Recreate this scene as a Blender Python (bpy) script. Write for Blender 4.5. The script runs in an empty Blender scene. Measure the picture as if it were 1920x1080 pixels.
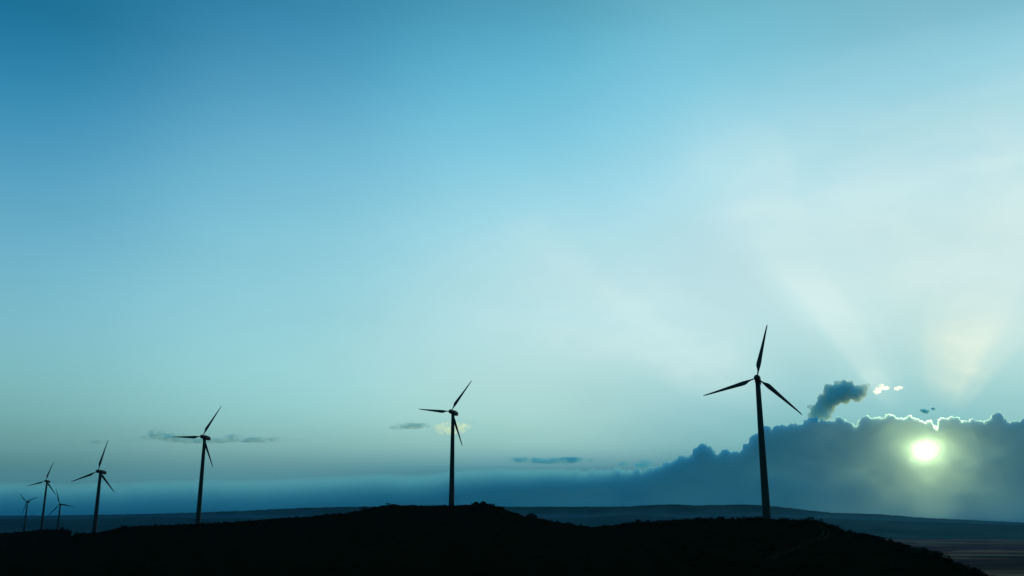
import bpy, bmesh, math, random
import numpy as np
from mathutils import Vector, Matrix

sc = bpy.context.scene
COL = sc.collection
rnd = random.Random(7)
rng = np.random.default_rng(11)

# ---------------------------------------------------------------- camera
F_PX, CX, CY = 1722.0, 960.0, 540.0          # focal length of the photograph in its own pixels (1920 wide)
PITCH = math.atan(440.0 / F_PX)
CP, SP = math.cos(PITCH), math.sin(PITCH)
cam_data = bpy.data.cameras.new('camera')
cam_data.sensor_width = 36.0
cam_data.lens = F_PX / 1920.0 * 36.0
cam_data.clip_start = 0.5
cam_data.clip_end = 400000.0
cam = bpy.data.objects.new('camera', cam_data)
cam.rotation_euler = (math.pi / 2 + PITCH, 0, 0)
COL.objects.link(cam)
sc.camera = cam


def ray(px, py):
    """world direction (not normalised, 1 deep along the optical axis) of a bearing measured in the photograph"""
    a = (px - CX) / F_PX
    b = (CY - py) / F_PX
    return Vector((a, CP - b * SP, SP + b * CP))


# ---------------------------------------------------------------- sun
SUN_D = ray(1733, 846).normalized()
SUN_EL = math.asin(SUN_D.z)
SUN_AZ = math.atan2(SUN_D.x, SUN_D.y)
sun_data = bpy.data.lights.new('sun', 'SUN')
sun_data.energy = 5.0
sun_data.angle = math.radians(0.5)
sun_data.color = (1.0, 0.80, 0.32)
sun = bpy.data.objects.new('sun', sun_data)
sun.rotation_euler = (-SUN_D).to_track_quat('-Z', 'Y').to_euler()
sun.location = (0, 0, 300)
COL.objects.link(sun)

# ---------------------------------------------------------------- exposure
sc.view_settings.view_transform = 'Standard'
sc.view_settings.look = 'None'
sc.view_settings.exposure = 0.0
sc.view_settings.gamma = 1.0
sc.render.engine = 'CYCLES'
sc.cycles.use_denoising = True
try:
    sc.cycles.denoiser = 'OPENIMAGEDENOISE'
except Exception:
    pass
sc.cycles.transparent_max_bounces = 48
sc.cycles.volume_bounces = 5
sc.cycles.max_bounces = 8


def lin(c):
    out = []
    for v in c:
        v = v / 255.0
        out.append(v / 12.92 if v <= 0.04045 else ((v + 0.055) / 1.055) ** 2.4)
    return tuple(out)


# ---------------------------------------------------------------- node helper
class NT:
    def __init__(self, tree):
        self.t = tree
        tree.nodes.clear()

    def n(self, kind, **kw):
        nd = self.t.nodes.new(kind)
        for k, v in kw.items():
            setattr(nd, k, v)
        return nd

    def link(self, a, b):
        self.t.links.new(a, b)

    def put(self, sock, v):
        if isinstance(v, bpy.types.NodeSocket):
            self.link(v, sock)
        else:
            sock.default_value = v

    def math(self, op, a, b=None, c=None, clamp=False):
        nd = self.n('ShaderNodeMath', operation=op, use_clamp=clamp)
        self.put(nd.inputs[0], a)
        if b is not None:
            self.put(nd.inputs[1], b)
        if c is not None:
            self.put(nd.inputs[2], c)
        return nd.outputs[0]

    def vmath(self, op, a, b=None, scale=None):
        nd = self.n('ShaderNodeVectorMath', operation=op)
        self.put(nd.inputs[0], a)
        if b is not None:
            self.put(nd.inputs[1], b)
        if scale is not None:
            self.put(nd.inputs['Scale'], scale)
        return nd.outputs['Value'] if op in ('DOT_PRODUCT', 'LENGTH') else nd.outputs['Vector']

    def ramp(self, fac, stops, interp='LINEAR'):
        nd = self.n('ShaderNodeValToRGB')
        el = nd.color_ramp.elements
        nd.color_ramp.interpolation = interp
        while len(el) < len(stops):
            el.new(1.0)
        for e, (p, c) in zip(el, stops):
            e.position = p
        for e, (p, c) in zip(el, stops):
            e.color = (c, c, c, 1) if isinstance(c, (int, float)) else (*c, 1)
        self.link(fac, nd.inputs[0])
        return nd.outputs[0]

    def mix(self, fac, a, b, mode='MIX'):
        nd = self.n('ShaderNodeMix', data_type='RGBA', blend_type=mode)
        self.put(nd.inputs[0], fac)
        self.put(nd.inputs[6], a)
        self.put(nd.inputs[7], b)
        return nd.outputs[2]

    def smooth(self, v, lo, hi, a=0.0, b=1.0):
        nd = self.n('ShaderNodeMapRange', interpolation_type='SMOOTHSTEP')
        self.put(nd.inputs[0], v)
        for i, x in enumerate((lo, hi, a, b)):
            nd.inputs[i + 1].default_value = x
        return nd.outputs[0]


# ---------------------------------------------------------------- sky
# colours of the evening sky against elevation, for five bearings (measured as photo rows)
SKY = {
    -29.0: (0, [(0, (23, 112, 152)), (150, (44, 132, 174)), (300, (79, 157, 193)), (450, (106, 174, 200)), (600, (121, 184, 198)),
                (700, (127, 185, 191)), (780, (115, 169, 169)), (840, (98, 149, 151)), (872, (79, 131, 139)), (895, (73, 128, 140)), (912, (70, 127, 140)),
                (940, (46, 98, 112)), (965, (40, 90, 105))]),
    -15.3: (480, [(0, (52, 134, 172)), (150, (81, 158, 194)), (300, (114, 183, 210)), (450, (136, 201, 218)), (600, (151, 209, 219)),
                  (700, (153, 210, 214)), (780, (145, 200, 199)), (840, (128, 176, 173)), (872, (98, 150, 158)), (893, (86, 142, 154)), (912, (78, 136, 150)), (932, (54, 110, 128)),
                  (945, (46, 102, 120)), (965, (42, 96, 115))]),
    0.0: (960, [(0, (75, 156, 187)), (150, (97, 182, 211)), (300, (132, 204, 226)), (450, (163, 217, 229)), (600, (182, 224, 228)),
                (700, (180, 220, 219)), (780, (167, 213, 207)), (835, (146, 194, 188)), (868, (95, 154, 166)), (884, (72, 133, 150)), (897, (60, 122, 141)), (915, (50, 110, 131)),
                (945, (42, 100, 121)), (965, (38, 94, 115))]),
    14.2: (1400, [(0, (111, 186, 206)), (150, (132, 202, 224)), (300, (162, 217, 232)), (450, (193, 227, 233)), (600, (190, 226, 230)),
                  (700, (166, 213, 217)), (780, (130, 186, 195)), (840, (112, 170, 176)), (872, (60, 124, 146)), (890, (32, 90, 118)), (925, (27, 80, 107)), (965, (26, 77, 102))]),
    28.2: (1900, [(0, (126, 191, 211)), (150, (150, 209, 224)), (300, (181, 221, 229)), (450, (204, 231, 232)), (600, (194, 225, 223)),
                  (700, (166, 212, 213)), (780, (136, 191, 196)), (835, (116, 172, 178)), (900, (66, 128, 148)), (965, (36, 88, 112))]),
}
world = bpy.data.worlds.new('World')
sc.world = world
world.use_nodes = True
w = NT(world.node_tree)
tc = w.n('ShaderNodeTexCoord')
D = w.vmath('NORMALIZE', tc.outputs['Generated'])
sep = w.n('ShaderNodeSeparateXYZ')
w.link(D, sep.inputs[0])
el = w.math('ARCSINE', sep.outputs[2])
az = w.math('ARCTAN2', sep.outputs[0], sep.outputs[1])
EL_MAX = math.radians(60)
el01 = w.math('DIVIDE', el, EL_MAX, clamp=True)
acc = None
wsum = None
SIG = math.radians(9.0)
for a0, (px, rows) in SKY.items():
    stops = []
    for py, c in reversed(rows):
        d = ray(px, py).normalized()
        stops.append((min(1, max(0, math.asin(d.z) / EL_MAX)), lin(c)))
    top = stops[-1][1]
    stops.append((0.85, tuple(v * 0.45 for v in top)))
    stops.append((1.0, tuple(v * 0.3 for v in top)))
    colr = w.ramp(el01, stops, 'B_SPLINE')
    dz = w.math('DIVIDE', w.math('SUBTRACT', az, math.radians(a0)), SIG)
    g = w.math('POWER', 2.718281828, w.math('MULTIPLY', w.math('MULTIPLY', dz, dz), -1.0))
    g = w.math('ADD', g, 1e-6)
    cw = w.vmath('SCALE', colr, scale=g)
    acc = cw if acc is None else w.vmath('ADD', acc, cw)
    wsum = g if wsum is None else w.math('ADD', wsum, g)
sky_col = w.vmath('SCALE', acc, scale=w.math('DIVIDE', 1.0, wsum))

# light shafts that fan out above the cloud bank, laid out by angle round the sun's direction
S = SUN_D
U = Vector((S.y, -S.x, 0)).normalized()
V = U.cross(S).normalized()
if V.z < 0:
    V = -V
su = w.vmath('DOT_PRODUCT', D, tuple(U))
sv = w.vmath('DOT_PRODUCT', D, tuple(V))
sw = w.vmath('DOT_PRODUCT', D, tuple(S))
phi = w.math('ARCTAN2', su, sv)
rho = w.math('ARCCOSINE', sw)
nz = w.n('ShaderNodeTexNoise')
nz.inputs['Scale'].default_value = 7.0
nz.inputs['Detail'].default_value = 3.0
w.link(D, nz.inputs['Vector'])
phin = w.math('ADD', phi, w.math('MULTIPLY', w.math('SUBTRACT', nz.outputs[0], 0.5), 0.30))
p01 = w.math('DIVIDE', w.math('ADD', phin, math.pi / 2), math.pi, clamp=True)
A = lambda deg: (deg + 90) / 180.0
shaft = w.ramp(p01, [(A(-90), 0.1), (A(-76), 0.1), (A(-66), 0.5), (A(-60), 0.6), (A(-54), 0.25), (A(-46), 0.05), (A(-36), 0.1), (A(-30), 0.9),
                     (A(-23), 0.85), (A(-15), 0.35), (A(-6), 0.1), (A(2), 0.15), (A(12), 0.6), (A(22), 0.95), (A(32), 1.0), (A(41), 0.4),
                     (A(48), 0.05), (A(90), 0.1)], 'EASE')
env = w.math('MULTIPLY', w.smooth(rho, math.radians(2.4), math.radians(5.4)), w.smooth(rho, math.radians(10), math.radians(26), 1.0, 0.0))
win = w.ramp(p01, [(A(-44), 0.0), (A(-29), 0.6), (A(20), 0.6), (A(40), 0.55), (A(62), 0.2)], 'EASE')
shaft = w.math('MAXIMUM', shaft, w.math('MULTIPLY', win, w.smooth(rho, math.radians(6.0), math.radians(11.0))))
leftward = w.smooth(phi, math.radians(-52), math.radians(-42))
shaft = w.math('MULTIPLY', shaft, w.math('MAXIMUM', leftward, w.smooth(rho, math.radians(7), math.radians(13))))
shaft = w.math('MULTIPLY', shaft, w.smooth(el, math.radians(2.0), math.radians(5.5)))
env_left = w.math('MULTIPLY', w.math('SUBTRACT', 1.0, leftward), w.smooth(rho, math.radians(14), math.radians(34), 1.0, 0.0))
env = w.math('MAXIMUM', env, env_left)
shaft = w.math('MULTIPLY', shaft, env)
mpc = w.n('ShaderNodeMapping')
mpc.inputs['Rotation'].default_value = (0, math.radians(24), 0)
mpc.inputs['Scale'].default_value = (4.0, 4.0, 9.0)
w.link(D, mpc.inputs['Vector'])
nzc = w.n('ShaderNodeTexNoise')
nzc.inputs['Scale'].default_value = 2.1
nzc.inputs['Detail'].default_value = 7.0
nzc.inputs['Roughness'].default_value = 0.55
nzc.inputs['Distortion'].default_value = 0.6
w.link(mpc.outputs[0], nzc.inputs['Vector'])
cirrus = w.smooth(nzc.outputs[0], 0.32, 0.68, 0.6, 1.22)
shaft = w.math('MULTIPLY', shaft, cirrus)
near_col = w.mix(w.smooth(phi, math.radians(-20), math.radians(10)), (*lin((203, 232, 228)), 1), (*lin((228, 239, 219)), 1))
shaft_col = w.mix(w.smooth(rho, math.radians(3), math.radians(12)), near_col, (*lin((213, 237, 236)), 1))
shade = w.ramp(p01, [(A(-60), 0.0), (A(-50), 1.0), (A(-40), 1.0), (A(-32), 0.0)], 'EASE')
shade = w.math('MULTIPLY', shade, w.math('MULTIPLY', w.smooth(rho, math.radians(5), math.radians(8)), w.smooth(rho, math.radians(13), math.radians(22), 1.0, 0.0)))
sky_col = w.vmath('SCALE', sky_col, scale=w.math('SUBTRACT', 1.0, w.math('MULTIPLY', shade, 0.035)))
sky_col = w.mix(w.math('MULTIPLY', shaft, 0.94), sky_col, shaft_col)

# thin high veil, stretched along the wind
mp = w.n('ShaderNodeMapping')
mp.inputs['Rotation'].default_value = (0, math.radians(22), 0)
mp.inputs['Scale'].default_value = (2.2, 2.0, 7.0)
w.link(D, mp.inputs['Vector'])
nz2 = w.n('ShaderNodeTexNoise')
nz2.inputs['Scale'].default_value = 1.6
nz2.inputs['Detail'].default_value = 5.0
nz2.inputs['Roughness'].default_value = 0.5
w.link(mp.outputs[0], nz2.inputs['Vector'])
veil = w.math('ADD', w.math('MULTIPLY', w.math('SUBTRACT', nz2.outputs[0], 0.5), 0.14), 1.0)
sky_col = w.vmath('SCALE', sky_col, scale=veil)

# unseen sky away from the sunset, raised to bright blue to light the clouds
away = w.smooth(az, math.radians(36), math.radians(95), 0.0, 1.0)
away2 = w.smooth(w.math('MULTIPLY', az, -1.0), math.radians(34), math.radians(80), 0.0, 1.0)
away = w.math('MAXIMUM', away, away2)
sky_col = w.mix(away, sky_col, (0.026, 0.32, 0.49, 1))
below = w.smooth(sep.outputs[2], -0.02, -0.004, 0.0, 1.0)
sky_col = w.mix(below, (0.002, 0.006, 0.01, 1), sky_col)

sky_tex = w.n('ShaderNodeTexSky', sky_type='NISHITA')
sky_tex.sun_disc = False
sky_tex.sun_elevation = SUN_EL
sky_tex.sun_rotation = SUN_AZ
graded = w.mix(1.0, sky_tex.outputs[0], (0.008, 0.035, 0.05, 1), 'MULTIPLY')
bg1 = w.n('ShaderNodeBackground')
bg1.inputs[1].default_value = 0.05
w.link(graded, bg1.inputs[0])
bg2 = w.n('ShaderNodeBackground')
w.link(sky_col, bg2.inputs[0])
bg2.inputs[1].default_value = 1.0
addb = w.n('ShaderNodeAddShader')
w.link(bg1.outputs[0], addb.inputs[0])
w.link(bg2.outputs[0], addb.inputs[1])
outw = w.n('ShaderNodeOutputWorld')
w.link(addb.outputs[0], outw.inputs['Surface'])


# ---------------------------------------------------------------- materials
def surface(name, base, rough=0.7, var=0.3, scale=3.0, bump=0.0, spec=0.2):
    m = bpy.data.materials.new(name)
    m.use_nodes = True
    t = NT(m.node_tree)
    b = t.n('ShaderNodeBsdfPrincipled')
    b.inputs['Roughness'].default_value = rough
    b.inputs['Specular IOR Level'].default_value = spec
    c = t.n('ShaderNodeTexCoord')
    nzz = t.n('ShaderNodeTexNoise')
    nzz.inputs['Scale'].default_value = scale
    nzz.inputs['Detail'].default_value = 6
    t.link(c.outputs['Object'], nzz.inputs['Vector'])
    lo = tuple(v * (1 - var) for v in base)
    hi = tuple(v * (1 + var) for v in base)
    t.link(t.ramp(nzz.outputs[0], [(0.3, lo), (0.7, hi)]), b.inputs['Base Color'])
    if bump:
        bp = t.n('ShaderNodeBump')
        bp.inputs['Strength'].default_value = bump
        t.link(nzz.outputs[0], bp.inputs['Height'])
        t.link(bp.outputs[0], b.inputs['Normal'])
    o = t.n('ShaderNodeOutputMaterial')
    t.link(b.outputs[0], o.inputs['Surface'])
    return m


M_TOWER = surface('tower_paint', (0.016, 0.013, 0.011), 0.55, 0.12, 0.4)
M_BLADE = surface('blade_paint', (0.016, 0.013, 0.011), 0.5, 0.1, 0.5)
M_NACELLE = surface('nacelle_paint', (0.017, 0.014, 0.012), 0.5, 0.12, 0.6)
M_DARK = surface('dark_metal', (0.03, 0.032, 0.035), 0.6, 0.15, 1.0)
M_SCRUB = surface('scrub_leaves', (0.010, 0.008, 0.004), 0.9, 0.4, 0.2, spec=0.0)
M_STEM = surface('shrub_wood', (0.03, 0.024, 0.018), 0.9, 0.3, 2.0, spec=0.0)
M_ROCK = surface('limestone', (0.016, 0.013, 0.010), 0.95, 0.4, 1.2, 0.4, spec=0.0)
M_TRACK = surface('track_dirt', (0.022, 0.016, 0.011), 1.0, 0.3, 0.8, 0.2, spec=0.0)


# ---------------------------------------------------------------- mesh helpers
def link(name, me, mat=None, parent=None, smooth=False):
    o = bpy.data.objects.new(name, me)
    if mat:
        me.materials.append(mat)
    COL.objects.link(o)
    if parent is not None:
        o.parent = parent
    if smooth:
        me.polygons.foreach_set('use_smooth', np.ones(len(me.polygons), bool))
    return o


def mesh_np(name, verts, faces):
    """verts (n,3), faces (m,k) arrays, every face with the same number of corners"""
    verts = np.asarray(verts, np.float32)
    faces = np.asarray(faces, np.int32)
    me = bpy.data.meshes.new(name)
    me.vertices.add(len(verts))
    me.vertices.foreach_set('co', verts.ravel())
    k = faces.shape[1]
    me.loops.add(faces.size)
    me.loops.foreach_set('vertex_index', faces.ravel())
    me.polygons.add(len(faces))
    me.polygons.foreach_set('loop_start', np.arange(0, faces.size, k, dtype=np.int32))
    me.polygons.foreach_set('loop_total', np.full(len(faces), k, np.int32))
    me.update(calc_edges=True)
    me.validate()
    return me


def tag(o, label=None, cat=None, group=None, kind=None):
    for k, v in (('label', label), ('category', cat), ('group', group), ('kind', kind)):
        if v:
            o[k] = v
    return o


def loft(rings, cap=True):
    n = len(rings[0])
    v = [p for r in rings for p in r]
    f = []
    for i in range(len(rings) - 1):
        for j in range(n):
            a, b = i * n + j, i * n + (j + 1) % n
            f.append((a, b, b + n, a + n))
    me = bpy.data.meshes.new('m')
    if cap:
        f.append(tuple(reversed(range(n))))
        f.append(tuple(range((len(rings) - 1) * n, len(rings) * n)))
    me.from_pydata([tuple(p) for p in v], [], f)
    me.update()
    return me


def noise2(x, y, seed=0):
    """smooth value noise on arrays"""
    xi = np.floor(x).astype(np.int64)
    yi = np.floor(y).astype(np.int64)
    fx, fy = x - xi, y - yi
    fx = fx * fx * (3 - 2 * fx)
    fy = fy * fy * (3 - 2 * fy)

    def h(a, b):
        n = (a * 374761393 + b * 668265263 + seed * 974711) & 0x7fffffff
        n = ((n ^ (n >> 13)) * 1274126177) & 0x7fffffff
        return ((n ^ (n >> 16)) & 0xffff) / 32767.5 - 1
    return (h(xi, yi) * (1 - fx) + h(xi + 1, yi) * fx) * (1 - fy) + (h(xi, yi + 1) * (1 - fx) + h(xi + 1, yi + 1) * fx) * fy


# ---------------------------------------------------------------- terrain
PLAIN = -165.0
RIDGE = [(-500, 1012, 1000), (0, 1000, 1000), (40, 998, 1000), (60, 996, 1000), (72, 993.5, 1010), (100, 993, 1000), (122, 993, 900), (133, 996, 780), (148, 998.5, 640), (172, 998.5, 612), (195, 996, 612),
         (212, 993, 620), (225, 989, 615), (300, 985, 610), (360, 983, 604), (400, 981, 600), (480, 975, 590), (560, 970, 580), (600, 966, 575),
         (650, 962, 570), (690, 954, 565), (720, 947.5, 562), (738, 944, 560), (750, 947, 560), (800, 947, 558), (846, 946.5, 558),
         (880, 947, 556), (893, 944, 554), (905, 942.5, 552), (920, 946, 550), (945, 953, 545), (965, 961, 540), (985, 968, 535),
         (1010, 971, 525), (1040, 978, 510), (1080, 985, 490), (1110, 988, 475), (1150, 984.5, 455), (1190, 979, 440), (1260, 975, 420),
         (1300, 973, 410), (1350, 971, 398), (1400, 970.5, 386), (1437, 971, 377), (1500, 973.5, 364), (1530, 975, 356), (1560, 984, 348),
         (1590, 995, 340), (1640, 1004, 326), (1700, 1021, 308), (1740, 1036, 296), (1775, 1044, 284), (1795, 1056, 276), (1830, 1068, 264),
         (1860, 1082, 254), (1920, 1112, 236), (2100, 1190, 205), (2500, 1310, 180), (3600, 1500, 170)]
r_az, r_t, r_rc = [], [], []
for px, py, rc in RIDGE:
    d = ray(px, py)
    r_az.append(math.atan2(d.x, d.y))
    r_t.append(d.z / math.hypot(d.x, d.y))
    r_rc.append(rc)
r_az = np.array([-math.pi] + r_az + [math.pi])
r_t = np.array([r_t[0]] + r_t + [r_t[0]])
r_rc = np.array([900] + r_rc + [900], float)
PADS = []                      # (x, y, z, sigma): turbine pads on the far side of the ridge


def ground_z(x, y, rough=True):
    x = np.asarray(x, float)
    y = np.asarray(y, float)
    a = np.arctan2(x, y)
    r = np.hypot(x, y)
    t_c = np.interp(a, r_az, r_t)
    rc = np.interp(a, r_az, r_rc)
    zc = t_c * rc
    t = np.clip(r / rc, 0, 1)
    s = t * t * (3 - 2 * t)
    zf = -1.7 + (zc + 1.7) * s - 13 * np.sin(math.pi * t) * np.clip(r / 60, 0, 1)
    b = np.clip((r - rc) / 900.0, 0, 1)
    zb = zc + (PLAIN - zc) * (1 - (1 - b) ** 2)
    z = np.where(r <= rc, zf, zb)
    for (qx, qy, qz, sg) in PADS:
        k = np.exp(-((x - qx) ** 2 + (y - qy) ** 2) / (2 * sg * sg))
        z = z * (1 - k) + qz * k
    if rough:
        k = np.clip((r - 20) / 100, 0, 1) * np.clip((z - PLAIN) / 60, 0, 1)
        z = z + k * (0.30 * noise2(x / 7, y / 7, 1) + 0.16 * noise2(x / 2.3, y / 2.3, 2))
        z = z + (1 - np.clip((z - PLAIN) / 60, 0, 1)) * 5 * noise2(x / 1500, y / 1500, 3)
    return z


# ---------------------------------------------------------------- turbines: hub bearing in the photo, depth, yaw to the left, blade angle
TURB = [
    dict(hub=(1419.3, 708.5), depth=377, base=971.5, yaw=4, th=14, ov=2.9,
         label='largest black wind turbine, facing straight on, before the dark cloud bank by the dirt track'),
    dict(hub=(845.0, 771.5), depth=558, base=947, yaw=29, th=37, ov=2.9,
         label='black wind turbine alone on the flat hilltop between two small knolls'),
    dict(hub=(379.0, 818.5), depth=601, base=982, yaw=36, th=31.5, ov=2.9,
         label='black wind turbine on the long left slope, with a pale flat cloud behind its rotor'),
    dict(hub=(183.5, 883.5), depth=662, base=998, yaw=40, th=12, ov=2.9,
         label='black wind turbine at the foot of the left slope, beside the three small ones'),
    dict(hub=(85.5, 901.7), depth=1068, base=993.5, yaw=33, th=16, ov=2.9,
         label='tallest of the three small distant wind turbines, standing in the middle of their cluster'),
    dict(hub=(111.7, 945.3), depth=1321, base=None, yaw=22, th=341, ov=2.9,
         label='small distant wind turbine with one blade straight up, right in its cluster of three'),
    dict(hub=(49.5, 940.5), depth=1578, base=None, yaw=38, th=311, ov=2.9,
         label='smallest and farthest wind turbine, leftmost of all, two blades raised in a Y shape'),
]
TOWER_H = 56.0
for t in TURB:
    d = ray(*t['hub']) * t['depth']
    azt = math.atan2(d.x, d.y)
    ps = math.radians(t['yaw'])
    to_cam = Vector((-math.sin(azt), -math.cos(azt), 0))
    left = Vector((-math.cos(azt), math.sin(azt), 0))
    ax = to_cam * math.cos(ps) + left * math.sin(ps)
    t['axis'] = ax
    t['hubp'] = d
    tw = d - ax * t['ov']
    t['foot'] = Vector((tw.x, tw.y, d.z - TOWER_H))
for t in TURB[5:]:
    PADS.append((t['foot'].x, t['foot'].y, t['foot'].z, 90.0))
PADS.append((TURB[3]['foot'].x, TURB[3]['foot'].y, TURB[3]['foot'].z, 14.0))
for t in TURB:
    gz = float(ground_z(t['foot'].x, t['foot'].y, False))
    print('turbine foot', t['label'][:30], round(t['foot'].z, 2), 'ground', round(gz, 2))
    t['foot'].z = gz - 0.3
    t['height'] = t['hubp'].z - t['foot'].z

# ground sheet
az_f = np.radians(np.arange(-42, 42.001, 0.06))
az_c = np.radians(np.arange(45, 316, 3.0))
azs = np.concatenate([az_f, az_c])
rs = np.concatenate([np.geomspace(1.0, 150, 26), np.arange(154, 1150, 4.5), np.geomspace(1160, 60000, 110)])
AZ, RR = np.meshgrid(azs, rs)
X, Y = RR * np.sin(AZ), RR * np.cos(AZ)
Z = ground_z(X, Y)
nr, na = X.shape
verts = np.stack([X.ravel(), Y.ravel(), Z.ravel()], 1)
i, j = np.meshgrid(np.arange(nr - 1), np.arange(na), indexing='ij')
jn = (j + 1) % na
faces = np.stack([(i * na + j), (i * na + jn), ((i + 1) * na + jn), ((i + 1) * na + j)], -1).reshape(-1, 4)[:, ::-1]
verts = np.vstack([verts, [[0, 0, -1.7]]])
me = mesh_np('ground', verts, faces)
bm = bmesh.new()
bm.from_mesh(me)
bm.verts.ensure_lookup_table()
cv = bm.verts[len(verts) - 1]
for k in range(na):
    bm.faces.new((cv, bm.verts[(k + 1) % na], bm.verts[k]))
bm.to_mesh(me)
bm.free()

m = bpy.data.materials.new('ground_soil')
m.use_nodes = True
g = NT(m.node_tree)
geo = g.n('ShaderNodeNewGeometry')
sp_ = g.n('ShaderNodeSeparateXYZ')
g.link(geo.outputs['Position'], sp_.inputs[0])
# fields of the plain: long strips and patches, worked soil, stubble and fallow
mpf = g.n('ShaderNodeMapping')
mpf.inputs['Rotation'].default_value = (0, 0, math.radians(24))
mpf.inputs['Scale'].default_value = (1 / 620, 1 / 330, 0)
g.link(geo.outputs['Position'], mpf.inputs['Vector'])
vo = g.n('ShaderNodeTexVoronoi')
vo.inputs['Scale'].default_value = 1.0
vo.inputs['Randomness'].default_value = 0.85
g.link(mpf.outputs[0], vo.inputs['Vector'])
sepc = g.n('ShaderNodeSeparateColor')
g.link(vo.outputs['Color'], sepc.inputs[0])
field = g.ramp(sepc.outputs[0], [(0.0, (0.17, 0.022, 0.018)), (0.22, (0.46, 0.105, 0.058)), (0.4, (0.24, 0.026, 0.024)), (0.58, (0.58, 0.145, 0.075)),
                                 (0.75, (0.15, 0.026, 0.017)), (0.88, (0.40, 0.064, 0.045))], 'CONSTANT')
nf = g.n('ShaderNodeTexNoise')
nf.inputs['Scale'].default_value = 0.004
nf.inputs['Detail'].default_value = 8
g.link(geo.outputs['Position'], nf.inputs['Vector'])
field = g.mix(1.0, field, g.ramp(nf.outputs[0], [(0.3, 0.3), (0.7, 0.95)]), 'MULTIPLY')
nh = g.n('ShaderNodeTexNoise')
nh.inputs['Scale'].default_value = 0.15
nh.inputs['Detail'].default_value = 8
g.link(geo.outputs['Position'], nh.inputs['Vector'])
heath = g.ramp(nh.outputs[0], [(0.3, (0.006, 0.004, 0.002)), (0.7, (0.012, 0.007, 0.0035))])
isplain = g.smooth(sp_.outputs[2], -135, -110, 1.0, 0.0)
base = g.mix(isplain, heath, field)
pb = g.n('ShaderNodeBsdfPrincipled')
pb.inputs['Roughness'].default_value = 1.0
pb.inputs['Specular IOR Level'].default_value = 0.0
g.link(base, pb.inputs['Base Color'])
og = g.n('ShaderNodeOutputMaterial')
g.link(pb.outputs[0], og.inputs['Surface'])
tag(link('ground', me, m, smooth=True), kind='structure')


# distant table hills
def hill_range(name, prof, dist, depth_front, depth_back, mat, seed, rough_m):
    px = np.arange(prof[0][0], prof[-1][0] + 1, 3.0)
    py = np.interp(px, [p[0] for p in prof], [p[1] for p in prof])
    rows = []
    for k, (dr, h) in enumerate([(-depth_front, 0.0), (-depth_front * .7, .12), (-depth_front * .45, .34), (-depth_front * .22, .62),
                                 (-depth_front * .08, .88), (0, 1.0), (depth_back * .4, .97), (depth_back, 0.0)]):
        a, z = [], []
        pts = []
        for x_, y_ in zip(px, py):
            d = ray(x_, y_)
            hz = math.hypot(d.x, d.y)
            ztop = d.z / hz * dist
            rr = dist + dr
            wob = 1 + 0.10 * float(noise2(np.array(x_ / 40.0), np.array(k * 3.1), seed))
            zz = PLAIN - 8 + (ztop - PLAIN + 8) * h * (wob if 0 < h < 1 else 1)
            zz += (rough_m * float(noise2(np.array(x_ / 7.0), np.array(0.5), seed)) if h > .9 else 0)
            pts.append((d.x / hz * rr, d.y / hz * rr, zz))
        rows.append(pts)
    n = len(px)
    v = [p for r_ in rows for p in r_]
    f = [(q * n + c, q * n + c + 1, (q + 1) * n + c + 1, (q + 1) * n + c) for q in range(len(rows) - 1) for c in range(n - 1)]
    me = mesh_np(name, v, f)
    return tag(link(name, me, mat, smooth=True), kind='structure')


M_HILL = surface('distant_scrubland', (0.030, 0.030, 0.026), 1.0, 0.5, 0.0012, spec=0.0)
hill_range('distant_hills', [(-900, 975), (-400, 969), (0, 967), (150, 966), (300, 963), (450, 958), (560, 952.5), (680, 949.5), (900, 950), (1000, 950),
                             (1100, 950), (1180, 949.5), (1230, 946.5), (1270, 945.5), (1300, 947.5), (1400, 946), (1425, 947), (1470, 951), (1520, 957),
                             (1560, 961.5), (1650, 964), (1720, 970), (1800, 974), (1900, 979), (2000, 982), (2600, 983)],
           24000, 5000, 9000, M_HILL, 5, 8)
hill_range('low_hills', [(-900, 978), (-300, 976), (0, 973), (120, 974), (260, 969), (420, 972), (560, 970), (760, 972), (940, 968), (1060, 971), (1180, 966),
                         (1300, 970), (1420, 967), (1560, 972), (1640, 976), (1760, 980), (1900, 984), (2300, 986)],
           13000, 2600, 3000, M_HILL, 9, 5)


# ---------------------------------------------------------------- wind turbines
def ring(r, z, n=28, sx=1.0):
    return [(r * sx * math.cos(2 * math.pi * q / n), r * math.sin(2 * math.pi * q / n), z) for q in range(n)]


def tower_mesh(h):
    rings = []
    top = h - 1.35
    for q in range(15):
        u = q / 14
        rings.append(ring(1.72 + (0.98 - 1.72) * u, top * u))
    return loft(rings)


def blade_mesh():
    """root at the origin, span along +Z, seen from the front (-Y): bulging trailing edge toward -X"""
    R0, R1 = 0.9, 23.0
    st = [(0.0, .50, .50, 0.0), (.03, .48, .48, 0), (.07, .50, .50, .02), (.12, .82, .40, .12), (.17, 1.36, .34, .30), (.21, 1.62, .30, .37), (.27, 1.58, .27, .36),
          (.36, 1.38, .22, .33), (.48, 1.16, .17, .29), (.62, .93, .13, .25), (.76, .72, .09, .21), (.88, .54, .06, .17), (.95, .42, .045, .13), (.99, .26, .03, .08), (1.0, .10, .02, .03)]
    rings = []
    n = 20
    for u, ch, th, off in st:
        z = R0 + (R1 - R0) * u
        tw = math.radians(15 * (1 - u) ** 2.2)
        rr = []
        for q in range(n):
            a = 2 * math.pi * q / n
            cx = math.cos(a)
            x = cx * ch * 0.58 - off * 1.16
            thick = th * 0.5 * math.sin(a)
            if u > .1:
                thick *= (0.55 + 0.45 * cx) + 0.25
            y = thick
            rr.append((x * math.cos(tw) - y * math.sin(tw), x * math.sin(tw) + y * math.cos(tw), z))
        rings.append(rr)
    return loft(rings)


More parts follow.
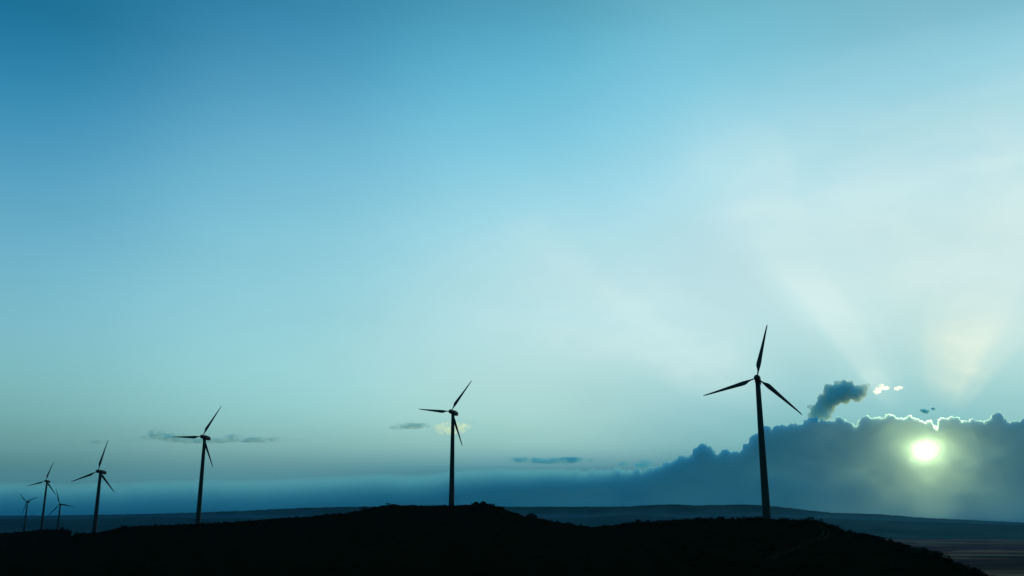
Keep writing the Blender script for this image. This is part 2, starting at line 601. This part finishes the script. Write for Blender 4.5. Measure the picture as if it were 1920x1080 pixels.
def nacelle_mesh():
    """axis along -Y is the front; the roof falls toward the back"""
    st = [(-1.75, .62, .72, -.70), (-1.55, .92, .98, -.98), (-0.9, 1.12, 1.15, -1.22), (0.4, 1.18, 1.16, -1.30), (2.2, 1.15, 1.0, -1.42), (4.3, 1.08, .74, -1.42),
          (5.0, 1.04, .64, -1.40), (5.12, .92, .54, -1.28)]
    rings = []
    n = 24
    for y, hw, zt, zb in st:
        rr = []
        for q in range(n):
            a = 2 * math.pi * q / n
            c, s_ = math.cos(a), math.sin(a)
            e = 0.24
            x = hw * math.copysign(abs(c) ** e, c)
            zz = math.copysign(abs(s_) ** e, s_)
            z = zz * zt if zz > 0 else -zz * zb
            rr.append((x, y, z))
        rings.append(rr)
    return loft(rings)


def hub_mesh():
    rings = []
    for y, r in [(1.05, .85), (0.9, 1.12), (0.2, 1.30), (-0.4, 1.28), (-0.9, 1.08), (-1.3, .74), (-1.5, .40), (-1.58, .08)]:
        rings.append([(r * math.cos(2 * math.pi * q / 24), y, r * math.sin(2 * math.pi * q / 24)) for q in range(24)])
    return loft(rings)


BLADE, NAC, HUB = blade_mesh(), nacelle_mesh(), hub_mesh()
for me_, mt_ in ((BLADE, M_BLADE), (NAC, M_NACELLE), (HUB, M_NACELLE)):
    me_.materials.append(mt_)
    me_.polygons.foreach_set('use_smooth', np.ones(len(me_.polygons), bool))


def vane_mesh():
    v = bmesh.new()
    bmesh.ops.create_cone(v, cap_ends=True, segments=8, radius1=.05, radius2=.04, depth=1.3, matrix=Matrix.Translation((0, 4.2, 1.4)))
    bmesh.ops.create_cube(v, size=1, matrix=Matrix.Translation((0, 4.2, 2.0)) @ Matrix.Diagonal((.9, .06, .06, 1)))
    for sx in (-.42, .42):
        bmesh.ops.create_icosphere(v, subdivisions=1, radius=.13, matrix=Matrix.Translation((sx, 4.2, 2.14)))
    m_ = bpy.data.meshes.new('m')
    v.to_mesh(m_)
    v.free()
    return m_


VANE = vane_mesh()
VANE.materials.append(M_DARK)
TOWERS = {}
TILT = math.radians(4)
for t in TURB:
    root = bpy.data.objects.new('wind_turbine', None)
    COL.objects.link(root)
    root.location = t['foot']
    ax = t['axis']
    root.rotation_euler = (0, 0, math.atan2(ax.x, -ax.y))     # local -Y faces along the rotor axis
    root.empty_display_size = 3
    tag(root, t['label'], 'wind turbine', 'wind turbines along the ridge')
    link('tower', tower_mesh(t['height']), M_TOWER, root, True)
    hz = t['height']
    nac = bpy.data.objects.new('nacelle', NAC)
    COL.objects.link(nac)
    nac.parent = root
    nac.location = (0, 0, hz - 0.12)
    nac.rotation_euler = (TILT * -1, 0, 0)
    van = bpy.data.objects.new('wind_vane', VANE)
    COL.objects.link(van)
    van.parent = nac
    hub = bpy.data.objects.new('hub', HUB)
    COL.objects.link(hub)
    hub.parent = root
    hub.location = (0, -t['ov'], hz)
    hub.rotation_euler = (TILT * -1, 0, 0)
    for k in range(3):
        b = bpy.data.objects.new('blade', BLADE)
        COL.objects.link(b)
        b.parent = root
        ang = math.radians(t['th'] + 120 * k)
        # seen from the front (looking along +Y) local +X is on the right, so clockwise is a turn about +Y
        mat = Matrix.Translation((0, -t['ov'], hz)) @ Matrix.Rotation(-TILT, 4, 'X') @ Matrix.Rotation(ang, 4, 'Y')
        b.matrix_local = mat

# ---------------------------------------------------------------- scrub, shrubs, rocks, track
def clump(n, size, seed):
    """many small leaf faces spread through a squat uneven volume"""
    r_ = random.Random(seed)
    lobes = [(r_.uniform(-.6, .6), r_.uniform(-.6, .6), r_.uniform(.15, .6), r_.uniform(.3, .55)) for _ in range(5)]
    v, f = [], []
    for _ in range(n):
        lx, ly, lz, lr = r_.choice(lobes)
        d = Vector((r_.gauss(0, 1), r_.gauss(0, 1), r_.gauss(0, 1))).normalized() * lr * r_.uniform(.2, 1) ** .5
        c = Vector((lx, ly, max(0.02, lz + d.z))) + Vector((d.x, d.y, 0))
        a = Vector((r_.gauss(0, 1), r_.gauss(0, 1), r_.gauss(0, 1))).normalized()
        b = a.orthogonal().normalized()
        s = size * r_.uniform(.6, 1.4)
        q = len(v)
        v += [c + a * s, c + b * s * .55, c - a * s, c - b * s * .55]
        f.append((q, q + 1, q + 2, q + 3))
    return np.array([tuple(p) for p in v]), np.array(f)


CL = [clump(46, .20, s_) for s_ in range(8)]
DENS = [(0, .6), (60, 1), (130, 1), (180, .5), (220, 1.4), (400, 1.3), (560, 1.2), (690, .9), (730, .15), (880, .15), (910, .6), (1000, 1.2), (1080, 1.0), (1150, 1.2),
        (1420, 1.4), (1500, 1.0), (1560, 1.2), (1700, .9), (1920, .9)]
VV, FF, off = [], [], 0
cnt = 0
while cnt < 2600:
    px = rnd.uniform(-40, 1960)
    if rnd.random() > np.interp(px, [d_[0] for d_ in DENS], [d_[1] for d_ in DENS]) / 1.4:
        continue
    d = ray(px, 985)
    a = math.atan2(d.x, d.y)
    rc = float(np.interp(a, r_az, r_rc))
    r = rc + (rnd.gauss(-4, 9) if cnt % 3 else -abs(rnd.gauss(0, 90)))
    r = max(60, r)
    x, y = r * math.sin(a), r * math.cos(a)
    if any(math.hypot(x - t['foot'].x, y - t['foot'].y) < 7 for t in TURB):
        continue
    z = float(ground_z(x, y))
    s = rnd.choice((.35, .45, .55, .7, .95)) * rnd.uniform(.8, 1.2) * (1.0 + 0.3 * (rc > 800))
    v, f = CL[rnd.randrange(8)]
    an = rnd.uniform(0, 6.28)
    ca, sa = math.cos(an), math.sin(an)
    w_ = np.stack([(v[:, 0] * ca - v[:, 1] * sa) * s * 1.3 + x, (v[:, 0] * sa + v[:, 1] * ca) * s * 1.3 + y, v[:, 2] * s - 0.05 + z], 1)
    VV.append(w_)
    FF.append(f + off)
    off += len(v)
    cnt += 1
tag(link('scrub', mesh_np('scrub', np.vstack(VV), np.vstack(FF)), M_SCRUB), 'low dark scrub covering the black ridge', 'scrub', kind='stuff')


def place(px, py_hint, dr=0.0):
    d = ray(px, py_hint)
    a = math.atan2(d.x, d.y)
    rc = float(np.interp(a, r_az, r_rc)) + dr
    x, y = rc * math.sin(a), rc * math.cos(a)
    return x, y, float(ground_z(x, y))


def shrub(px, py, wpx, hpx, label, seed):
    x, y, z = place(px, py, -2)
    dist = math.hypot(x, y)
    sw_, sh = wpx / F_PX * dist / 2.0, hpx / F_PX * dist
    root = bpy.data.objects.new('shrub', None)
    COL.objects.link(root)
    root.location = (x, y, z - 0.1)
    tag(root, label, 'shrub', 'shrubs standing out on the ridge')
    v, f = clump(420, .085, seed)
    v = v * np.array([sw_, sw_, sh / 1.0])
    link('foliage', mesh_np('foliage', v, f), M_SCRUB, root)
    bmx = bmesh.new()
    for q in range(4):
        an = q * 1.7 + seed
        tip = Vector((math.cos(an) * sw_ * .5, math.sin(an) * sw_ * .5, sh * .6))
        mt = Matrix.Translation(tip * .5) @ tip.to_track_quat('Z', 'Y').to_matrix().to_4x4()
        bmesh.ops.create_cone(bmx, cap_ends=True, segments=6, radius1=.07, radius2=.03, depth=tip.length, matrix=mt)
    mm = bpy.data.meshes.new('stem')
    bmx.to_mesh(mm)
    bmx.free()
    link('stem', mm, M_STEM, root)


def boulder(px, py, wpx, hpx, label, seed, dr=-1.0):
    x, y, z = place(px, py, dr)
    dist = math.hypot(x, y)
    sx, sz = wpx / F_PX * dist / 2, hpx / F_PX * dist
    bmx = bmesh.new()
    bmesh.ops.create_icosphere(bmx, subdivisions=4, radius=1.0)
    for v in bmx.verts:
        c = v.co
        k = 1 + .20 * float(noise2(np.array(c.x * 1.6 + seed), np.array(c.y * 1.6 + c.z), seed)) + .08 * float(noise2(np.array(c.x * 5 + c.z * 3), np.array(c.y * 5 - seed), seed))
        v.co = c * k
        if v.co.z < -.35:
            v.co.z = -.35 - (v.co.z + .35) * .1
        v.co = Vector((v.co.x * sx, v.co.y * sx * .8, v.co.z * sz * .95))
    mm = bpy.data.meshes.new('boulder')
    bmx.to_mesh(mm)
    bmx.free()
    o = link('boulder', mm, M_ROCK, smooth=True)
    o.location = (x, y, z)
    tag(o, label, 'boulder', 'boulders on the ridge line')


boulder(997, 967, 22, 7, 'large rounded dark boulder on the slope right of the middle hilltop', 3)
boulder(893, 944, 9, 3.0, 'small flat boulder on the knoll right of the middle turbine, left of the knoll top', 4)
boulder(907, 942, 10, 3.4, 'small boulder at the very top of the knoll right of the middle turbine', 6)
boulder(1728, 1032, 24, 9, 'dark boulder on the descending right edge, above the fields', 8)
boulder(1752, 1041, 26, 5, 'wide dark boulder low on the right edge, last before the ridge leaves the photo', 9)
shrub(1197, 977, 16, 6.5, 'rounded dark shrub on the ridge left of the largest turbine, beyond the saddle', 21)
shrub(1518, 974, 17, 6, 'dark shrub at the right end of the flat hilltop beside the dirt track', 22)
shrub(942, 951, 12, 4, 'small dark shrub on the shoulder just right of the knoll with boulders', 23)
shrub(116, 993, 9, 6, 'small dark shrub on the low left mound among the three small turbines', 24)
shrub(233, 988, 14, 5, 'dark shrub at the left end of the long slope, right of the fourth turbine', 25)
shrub(681, 957, 12, 5, 'dark shrub on the steep rise left of the middle hilltop', 26)
shrub(1310, 972, 12, 5, 'dark shrub on the ridge midway between the saddle and the largest turbine', 27)


# dirt track: two ruts curving down the near face of the right hill
def drop(px, py):
    d = ray(px, py)
    d = d / math.hypot(d.x, d.y)
    a = math.atan2(d.x, d.y)
    rc = float(np.interp(a, r_az, r_rc))
    for r in np.arange(rc - 1.0, 60, -1.0):
        z = float(ground_z(d.x * r, d.y * r, False))
        if z < d.z * r:
            return Vector((d.x * r, d.y * r, 0)), r
    return None, None


pts = []
for px, py in [(1521, 977.5), (1530, 981), (1541, 986), (1548, 992), (1549, 999), (1543, 1006), (1531, 1012), (1515, 1018), (1494, 1026), (1470, 1036), (1440, 1050)]:
    p, r = drop(px, py)
    if p is not None:
        pts.append(p)
fine = []
for q in range(len(pts) - 1):
    p0, p1, p2, p3 = pts[max(0, q - 1)], pts[q], pts[q + 1], pts[min(len(pts) - 1, q + 2)]
    for s in range(14):
        u = s / 14
        fine.append(0.5 * ((2 * p1) + (p2 - p0) * u + (2 * p0 - 5 * p1 + 4 * p2 - p3) * u * u + (3 * p1 - p0 - 3 * p2 + p3) * u ** 3))
v, f = [], []
for rut in (-1, 1):
    st0 = len(v)
    for q, p in enumerate(fine):
        tg = (fine[min(q + 1, len(fine) - 1)] - fine[max(q - 1, 0)])
        nrm = Vector((tg.y, -tg.x, 0)).normalized()
        for e in (-.35, .35):
            c = p + nrm * (rut * 0.8 + e * .7)
            v.append((c.x, c.y, float(ground_z(c.x, c.y)) + 0.12))
    for q in range(len(fine) - 1):
        a = st0 + q * 2
        f.append((a, a + 1, a + 3, a + 2))
tag(link('dirt_track', mesh_np('dirt_track', v, f), M_TRACK), kind='structure')

# ---------------------------------------------------------------- clouds: closed volumes 90 km away, lit from behind by the sun
CLD = 90000.0
PXM = CLD / F_PX           # metres per photo pixel out there
ico = bmesh.new()
bmesh.ops.create_icosphere(ico, subdivisions=2, radius=1.0)
ICO_V = np.array([tuple(v_.co) for v_ in ico.verts])
ICO_F = np.array([[v_.index for v_ in f_.verts] for f_ in ico.faces])
ico.free()


def cloud_material(name, per_px, fwd, core, amb, gf=.955, soft=0, elo=.55, skin=0.05, skin_col=(.35, .6, .75)):
    m = bpy.data.materials.new(name)
    m.use_nodes = True
    t = NT(m.node_tree)
    k = per_px / PXM
    sh = None
    dens = None
    if soft:                   # ragged vapour: denser and thinner wisps that fade out toward the edge
        c = t.n('ShaderNodeTexCoord')
        mpn = t.n('ShaderNodeMapping')
        mpn.inputs['Scale'].default_value = (1 / (soft * PXM), 1 / (soft * PXM), 1.5 / (soft * PXM))
        t.link(c.outputs['Object'], mpn.inputs['Vector'])
        nn = t.n('ShaderNodeTexNoise')
        nn.inputs['Scale'].default_value = 1.0
        nn.inputs['Detail'].default_value = 3.5
        nn.inputs['Roughness'].default_value = 0.5
        t.link(mpn.outputs[0], nn.inputs['Vector'])
        gv = t.vmath('SCALE', t.vmath('SUBTRACT', c.outputs['Generated'], (.5, .5, .5)), scale=2.0)
        edge = t.smooth(t.vmath('LENGTH', gv), elo, elo + .55, 1.0, 0.0)
        wisp = t.smooth(t.math('ADD', nn.outputs[0], t.math('MULTIPLY', t.math('SUBTRACT', edge, 1.0), 0.30)), 0.34, 0.66, 0.0, 2.0)
        dens = t.math('MULTIPLY', wisp, edge)
        skin = 0.012
        m.cycles.volume_step_rate = 0.5
    for wt, g_ in ((fwd, gf), (core, .99), (1.0 - fwd - core, -0.35)):
        if wt <= 0:
            continue
        s = t.n('ShaderNodeVolumeScatter')
        s.inputs['Color'].default_value = (*amb, 1)
        t.put(s.inputs['Density'], k * wt if dens is None else t.math('MULTIPLY', dens, k * wt))
        s.inputs['Anisotropy'].default_value = g_
        if sh is None:
            sh = s.outputs[0]
        else:
            a = t.n('ShaderNodeAddShader')
            t.link(sh, a.inputs[0])
            t.link(s.outputs[0], a.inputs[1])
            sh = a.outputs[0]
    ab = t.n('ShaderNodeVolumeAbsorption')
    ab.inputs['Color'].default_value = (*amb, 1)
    t.put(ab.inputs['Density'], k if dens is None else t.math('MULTIPLY', dens, k))
    a = t.n('ShaderNodeAddShader')
    t.link(sh, a.inputs[0])
    t.link(ab.outputs[0], a.inputs[1])
    o = t.n('ShaderNodeOutputMaterial')
    t.link(a.outputs[0], o.inputs['Volume'])
    tr = t.n('ShaderNodeBsdfTransparent')
    df = t.n('ShaderNodeBsdfDiffuse')
    df.inputs['Color'].default_value = (*skin_col, 1)
    mx = t.n('ShaderNodeMixShader')
    mx.inputs[0].default_value = skin
    t.link(tr.outputs[0], mx.inputs[1])
    t.link(df.outputs[0], mx.inputs[2])
    t.link(mx.outputs[0], o.inputs['Surface'])
    return m


def clouds_tex(name, size, depth=3):
    tx = bpy.data.textures.new(name, 'CLOUDS')
    tx.noise_scale = size
    tx.noise_depth = depth
    return tx


TX1, TX2, TX3 = clouds_tex('billow', 14.0), clouds_tex('fluff', 5.5), clouds_tex('big_billow', 40.0)


def cloud(name, puffs, mat, label, group=None, voxel=1.6, d1=5.0, d2=3.0, raw=None, dist=CLD):
    """puffs: (px, py, depth, rx, ry, rd) ellipsoids in photo pixels"""
    V_, F_, o_ = [], [], 0
    for (px, py, dz, rx, ry, rd) in puffs or ():
        V_.append(ICO_V * np.array([rx, rd, ry]) + np.array([px, dz, -py]))
        F_.append(ICO_F + o_)
        o_ += len(ICO_V)
    me = raw or mesh_np(name, np.vstack(V_), np.vstack(F_))
    o = link(name, me)
    if not raw:
        md = o.modifiers.new('r', 'REMESH')
        md.mode = 'VOXEL'
        md.voxel_size = voxel
    for tx, st in ((TX1, d1), (TX2, d2)):
        if st:
            dm = o.modifiers.new('d', 'DISPLACE')
            dm.texture = tx
            dm.texture_coords = 'LOCAL'
            dm.strength = st
            dm.mid_level = 0.55
    dg = bpy.context.evaluated_depsgraph_get()
    ev = o.evaluated_get(dg)
    new = bpy.data.meshes.new_from_object(ev, depsgraph=dg)
    o.modifiers.clear()
    o.data = new
    n = len(new.vertices)
    co = np.empty(n * 3, np.float32)
    new.vertices.foreach_get('co', co)
    co = co.reshape(-1, 3).astype(float)
    a = (co[:, 0] - CX) / F_PX
    b = (CY + co[:, 2]) / F_PX
    dx, dy, dz = a, CP - b * SP, SP + b * CP
    hz = np.hypot(dx, dy)
    rr = dist + co[:, 1] * PXM
    out = np.stack([dx / hz * rr, dy / hz * rr, dz / hz * rr], 1)
    ctr = out.mean(0)
    new.vertices.foreach_set('co', (out - ctr).astype(np.float32).ravel())
    new.update()
    new.materials.clear()
    new.materials.append(mat)
    new.polygons.foreach_set('use_smooth', np.ones(len(new.polygons), bool))
    o.location = ctr
    tag(o, label, 'cloud', group)
    print('cloud', name, n)
    return o


AMB = (.50, .86, 1.0)
M_BANK = cloud_material('cloud_bank_vapour', 0.16, .052, .0075, AMB, gf=.96, skin=.05, skin_col=(.4, .8, .9))
M_PLUME = cloud_material('cloud_plume_vapour', 0.20, .02, .0, (.78, .97, 1.0), skin=.22, skin_col=(.45, .8, .95))
M_SCRAP = cloud_material('dark_scrap_vapour', 0.30, .004, .0, (.40, .88, 1.0), soft=6, elo=.9)
M_DULL = cloud_material('dull_cloud_vapour', 0.075, .0, .0, (.36, .84, 1.0), soft=26, elo=.6)
M_THIN = cloud_material('thin_cloud_vapour', 0.03, .55, .0, (.84, .98, .92), gf=.76, soft=11, elo=.55)
M_WISP = cloud_material('wisp_vapour', 0.055, .0, .0, (.68, .96, 1.0), soft=13, elo=.8)
M_LIT = cloud_material('sunlit_wisp_vapour', 0.016, .11, .0, (.9, 1, 1), soft=5, elo=.9)

# the long bank: crest line in photo pixels
CREST = [(-520, 908), (0, 904), (300, 900), (480, 896), (650, 889), (800, 881), (940, 877), (1020, 876), (1100, 878), (1180, 879), (1228, 877), (1245, 868), (1270, 858), (1294, 855), (1301, 851), (1306, 845), (1311, 836), (1318, 830), (1325, 835), (1332, 843), (1339, 849), (1365, 848), (1395, 846), (1405, 834), (1418, 820), (1436, 803),
         (1470, 801), (1500, 797), (1520, 790), (1540, 785), (1565, 791), (1582, 784), (1597, 800), (1620, 790), (1640, 783), (1655, 788), (1668, 779), (1680, 801), (1692, 788),
         (1710, 783), (1730, 789), (1745, 798), (1754, 813), (1766, 793), (1773, 789), (1778, 782), (1784, 782), (1791, 787), (1805, 789), (1840, 791), (1852, 800), (1862, 783), (1874, 782), (1884, 790), (1900, 791),
         (1918, 789), (1940, 784), (1970, 778), (2020, 782), (2090, 770), (2180, 790), (2300, 800), (2450, 830), (2600, 860)]
crx = np.array([c[0] for c in CREST], float)
cry = np.array([c[1] for c in CREST], float)
r2 = random.Random(5)


def bank():
    """one closed body: bumpy crest, plain front and back, thinning out toward its left end"""
    xs = np.concatenate([np.arange(-520, 900, 2.0), np.arange(900, 2600, 0.75)])
    nz_ = 25
    zs = np.linspace(-1, 1, nz_)
    th = np.interp(xs, [-520, 2450, 2600], [31, 31, 14])
    ZZ = th[:, None] * 0.5 * zs[None, :]
    XX = np.repeat(xs[:, None], nz_, 1)
    base_y = np.interp(xs, crx, cry) + np.interp(xs, [900, 1150], [1, 0]) * (5 * noise2(xs / 130, xs * 0 + .3, 51) + 2.5 * noise2(xs / 45, xs * 0 + .7, 52))
    H = -np.repeat((base_y + np.interp(xs, [1050, 1200], [1, 10]))[:, None], nz_, 1)
    calm = lambda q_: np.interp(q_, [950, 1200, 1400], [.04, .65, 1.0])     # the far left of the bank is flatter
    for (rlo, rhi, step, up) in ((5, 11, 3.5, .0), (6, 12, 11.0, .95), (2.6, 5.2, 5.0, 1.0), (1.2, 2.4, 2.2, .9)):
        crest = base_y if up == 0 else -H.max(1)
        x = -520.0
        while x < 2600:
            y = float(np.interp(x, xs, crest))
            r = r2.uniform(rlo, rhi) * float(calm(x))
            cz = r2.uniform(-6, 6)
            top = y - r * up * r2.uniform(-.4, 1.0) + (r2.uniform(0, 6) if up == 0 else 0)
            if r < .5:
                x += step
                continue
            i0, i1 = np.searchsorted(xs, x - r), np.searchsorted(xs, x + r)
            q = r * r - (XX[i0:i1] - x) ** 2 - ((ZZ[i0:i1] - cz) / 3.6) ** 2
            hh = np.where(q > 0, -(top + r) + np.sqrt(np.maximum(q, 0)), -1e6)
            H[i0:i1] = np.maximum(H[i0:i1], hh)
            x += r2.uniform(.4, 1.6) * step
    # rounded shoulders front and back
    # far to the left the top is a long soft wedge, so the bank fades in from above
    wedge = np.interp(xs, [-520, 500, 800, 950, 1100, 1230, 1320], [58, 56, 46, 36, 24, 8, 0])
    H = H - wedge[:, None] * np.abs(zs[None, :])
    H = H - 3 * np.abs(zs[None, :]) ** 6 * np.minimum(1, th[:, None] / 20)
    nx = len(xs)
    N = nx * nz_
    vs = [np.stack([XX.ravel(), ZZ.ravel(), H.ravel()], 1)]
    fs = []
    a, b = np.meshgrid(np.arange(nx - 1), np.arange(nz_ - 1), indexing='ij')
    k = (a * nz_ + b).ravel()
    fs.append(np.stack([k, k + nz_, k + nz_ + 1, k + 1], 1))
    # front and back: rows of vertices from the crest down, gently swelling
    rows, off = 60, N
    edge_ids = []
    for side in (0, nz_ - 1):
        u = (np.arange(1, rows) / (rows - 1))[:, None]
        top = H[:, side][None, :]
        zr = top + (-1035.0 - top) * u
        xr = np.repeat(xs[None, :], rows - 1, 0)
        sw_ = 0.9 * noise2(xr / 70, zr / 42, 31 + side) + 0.55 * noise2(xr / 26, zr / 17, 32 + side) + 0.25 * noise2(xr / 11, zr / 8, 33 + side)
        sw_ = sw_ * np.clip((top - zr) / 14, 0, 1)
        if side == 0:      # a thinner patch of cloud where the sun burns through
            ex, ez = xr - 1735, zr + 846
            e1, e2 = ex * .985 + ez * .17, -ex * .17 + ez * .985
            sw_ = sw_ - 3.6 * np.exp(-(e1 / 34) ** 2 - (e2 / 17) ** 2) * (1 + .5 * noise2(xr / 14, zr / 9, 40))
        yr = ZZ[:, side][None, :] + (-1 if side == 0 else 1) * sw_ * 1.7 * np.minimum(1, th / 31)[None, :]
        vs.append(np.stack([xr.ravel(), yr.ravel(), zr.ravel()], 1))
        ids = np.vstack([(np.arange(nx) * nz_ + side)[None, :], off + np.arange((rows - 1) * nx).reshape(rows - 1, nx)])
        off += (rows - 1) * nx
        q = np.stack([ids[:-1, :-1], ids[1:, :-1], ids[1:, 1:], ids[:-1, 1:]], -1).reshape(-1, 4)
        fs.append(q if side == 0 else q[:, ::-1])
        edge_ids.append(ids)
    f0, f1 = edge_ids
    fs.append(np.stack([f0[-1, :-1], f1[-1, :-1], f1[-1, 1:], f0[-1, 1:]], -1))
    # the two ends: a fan of strips is enough, they lie far out of sight
    tops0 = np.arange(nz_)
    return vs, fs, f0, f1, nz_, nx


def bank_mesh():
    vs, fs, f0, f1, nz_, nx = bank()
    V4 = np.vstack(vs)
    F4 = [list(map(int, r)) for r in np.vstack(fs)]
    for col, flip in ((0, False), (nx - 1, True)):
        loop = [col * nz_ + q for q in range(nz_)] + [int(i_) for i_ in f1[1:, col]] + [int(i_) for i_ in f0[1:, col][::-1]]
        F4.append(loop[::-1] if flip else loop)
    me = bpy.data.meshes.new('cloud_bank')
    me.from_pydata(V4.tolist(), [], F4)
    bmx = bmesh.new()
    bmx.from_mesh(me)
    bmesh.ops.recalc_face_normals(bmx, faces=bmx.faces)
    print('bank open edges', sum(1 for e_ in bmx.edges if len(e_.link_faces) != 2))
    bmx.to_mesh(me)
    bmx.free()
    return me


cloud('cloud_bank', None, M_BANK, 'long dark blue cumulus bank with a bright rim, the sun shining through it', raw=bank_mesh(), d1=0, d2=0)

# tower of cloud rising out of the bank
PL = [(1524, 781, 11), (1532, 777, 15), (1540, 768, 17), (1527, 766, 9), (1518, 762, 5), (1550, 755, 18), (1562, 745, 20), (1556, 733, 14), (1575, 737, 20),
      (1590, 732, 18), (1602, 737, 16), (1612, 732, 12), (1621, 727, 8), (1607, 746, 10), (1618, 738, 9), (1570, 722, 9), (1582, 719, 8), (1594, 721, 8), (1551, 726, 7), (1541, 748, 10),
      (1548, 778, 12), (1558, 768, 9), (1585, 750, 10), (1628, 722, 4)]


def cauliflower(lst, seed, n=7):
    """round every main puff (px, py, r) with smaller ones on its skin"""
    q = random.Random(seed)
    out = []
    for a, b, r in lst:
        z = q.uniform(-5, 5) + 38
        out.append((a, b, z, r * .93, r * .93, r))
        for _ in range(n):
            t1, ph = q.uniform(0, 6.28), q.uniform(-.7, .7)
            k = r * q.uniform(.16, .36)
            e = r - k * q.uniform(.3, .9)
            out.append((a + e * math.cos(t1) * math.cos(ph), b + e * math.sin(t1) * math.cos(ph), z + e * math.sin(ph), k, k, k))
    return out


cloud('cloud_plume', cauliflower(PL, 2, 9), M_PLUME, 'dark plume of cumulus leaning right above the cloud bank', voxel=0.9, d1=4, d2=3)

SMALL = 'small clouds in the evening sky'
K = dict(voxel=1.0, d1=3, d2=1.5)
KR = dict(voxel=0.8, d1=6, d2=5)
cloud('small_cloud', [(1646, 731, 0, 7, 7, 8), (1653, 724, 0, 7, 5, 7), (1660, 728, 0, 9, 5, 7), (1641, 736, 0, 4, 4, 5)], M_LIT,
      'small white sunlit cloud scrap right of the dark plume, larger of two', SMALL, **KR)
cloud('small_cloud', [(1688, 726, 0, 7, 3.4, 6), (1681, 729, 0, 5, 3.4, 6)], M_LIT, 'tiny white sunlit cloud scrap, smaller of two beside the plume', SMALL, **KR)
cloud('small_cloud', [(1731, 770, 0, 8, 7, 8), (1739, 772, 0, 6, 5, 7), (1750, 766, 0, 5.5, 4.5, 6)], M_SCRAP, 'small grey cloud scrap directly above the sun', SMALL, **KR)
cloud('small_cloud', [(1751, 803, 0, 11, 8, 8), (1757, 808, 0, 7, 7, 7)], M_LIT, 'bright white cloud scrap in the notch of the bank crest just above the sun', SMALL, **KR)
# flat clouds low on the left
cloud('small_cloud', [(293, 815, 0, 20, 14, 14), (282, 823, 0, 40, 7, 14), (322, 821, 0, 36, 10, 14), (362, 826, 0, 50, 6.5, 14), (400, 826, 0, 50, 6, 12), (440, 821, 0, 24, 8, 12),
                      (475, 825, 0, 46, 6, 12), (515, 825, 0, 40, 5.5, 10), (245, 824, 0, 30, 5, 10), (550, 826, 0, 30, 4, 8)], M_WISP,
      'long pale flat bottomed cloud behind the rotor of the turbine on the left slope', SMALL, **K)
cloud('small_cloud', [(186, 828, 0, 22, 5, 10)], M_WISP, 'tiny faint cloud streak just above the fourth turbine', SMALL, **K)
cloud('small_cloud', [(864, 797, 0, 26, 14, 14), (843, 803, 0, 26, 13, 14), (824, 806, 0, 26, 11, 14), (880, 795, 0, 14, 7, 10), (858, 811, 0, 18, 10, 12)], M_THIN,
      'ragged cream sunlit cloud behind the tower of the hilltop turbine', SMALL, **K)
cloud('small_cloud', [(775, 798, 0, 36, 7, 12), (740, 803, 0, 16, 5, 9)], M_WISP, 'grey cloud streak left of the cream cloud behind the hilltop turbine', SMALL, **K)
cloud('small_cloud', [(985, 861, 0, 54, 4.5, 12), (1060, 864, 0, 80, 8, 14), (1020, 866, 0, 70, 5.5, 14), (985, 857, 0, 34, 3.5, 10)], M_DULL,
      'long dark lens shaped cloud streak low in the sky between the two nearest turbines', SMALL, **K)
cloud('small_cloud', [(1212, 868, 0, 20, 9, 12), (1203, 873, 0, 22, 7, 12)], M_DULL, 'small grey humped cloud at the far left end of the bank', SMALL, **K)
cloud('small_cloud', [(1168, 869, 0, 14, 6, 10)], M_DULL, 'tiny grey cloud scrap between the long streak and the humped cloud', SMALL, **K)

# ---------------------------------------------------------------- the air over the plain
hb = bmesh.new()
bmesh.ops.create_cube(hb, size=1.0)
LOW, HIGH = PLAIN - 12.0, 140.0
for v_ in hb.verts:
    v_.co = Vector((v_.co.x * 121000, v_.co.y * 121000, LOW if v_.co.z < 0 else HIGH))
hm = bpy.data.meshes.new('haze')
hb.to_mesh(hm)
hb.free()
m = bpy.data.materials.new('evening_air')
m.use_nodes = True
h = NT(m.node_tree)
pv = h.n('ShaderNodeVolumePrincipled')
pv.inputs['Color'].default_value = (.08, .35, .62, 1)
pv.inputs['Density'].default_value = 1.6e-5
pv.inputs['Anisotropy'].default_value = 0.72
oh = h.n('ShaderNodeOutputMaterial')
h.link(pv.outputs[0], oh.inputs['Volume'])
tag(link('haze', hm, m), 'blue evening haze over the plain', 'haze', kind='stuff')
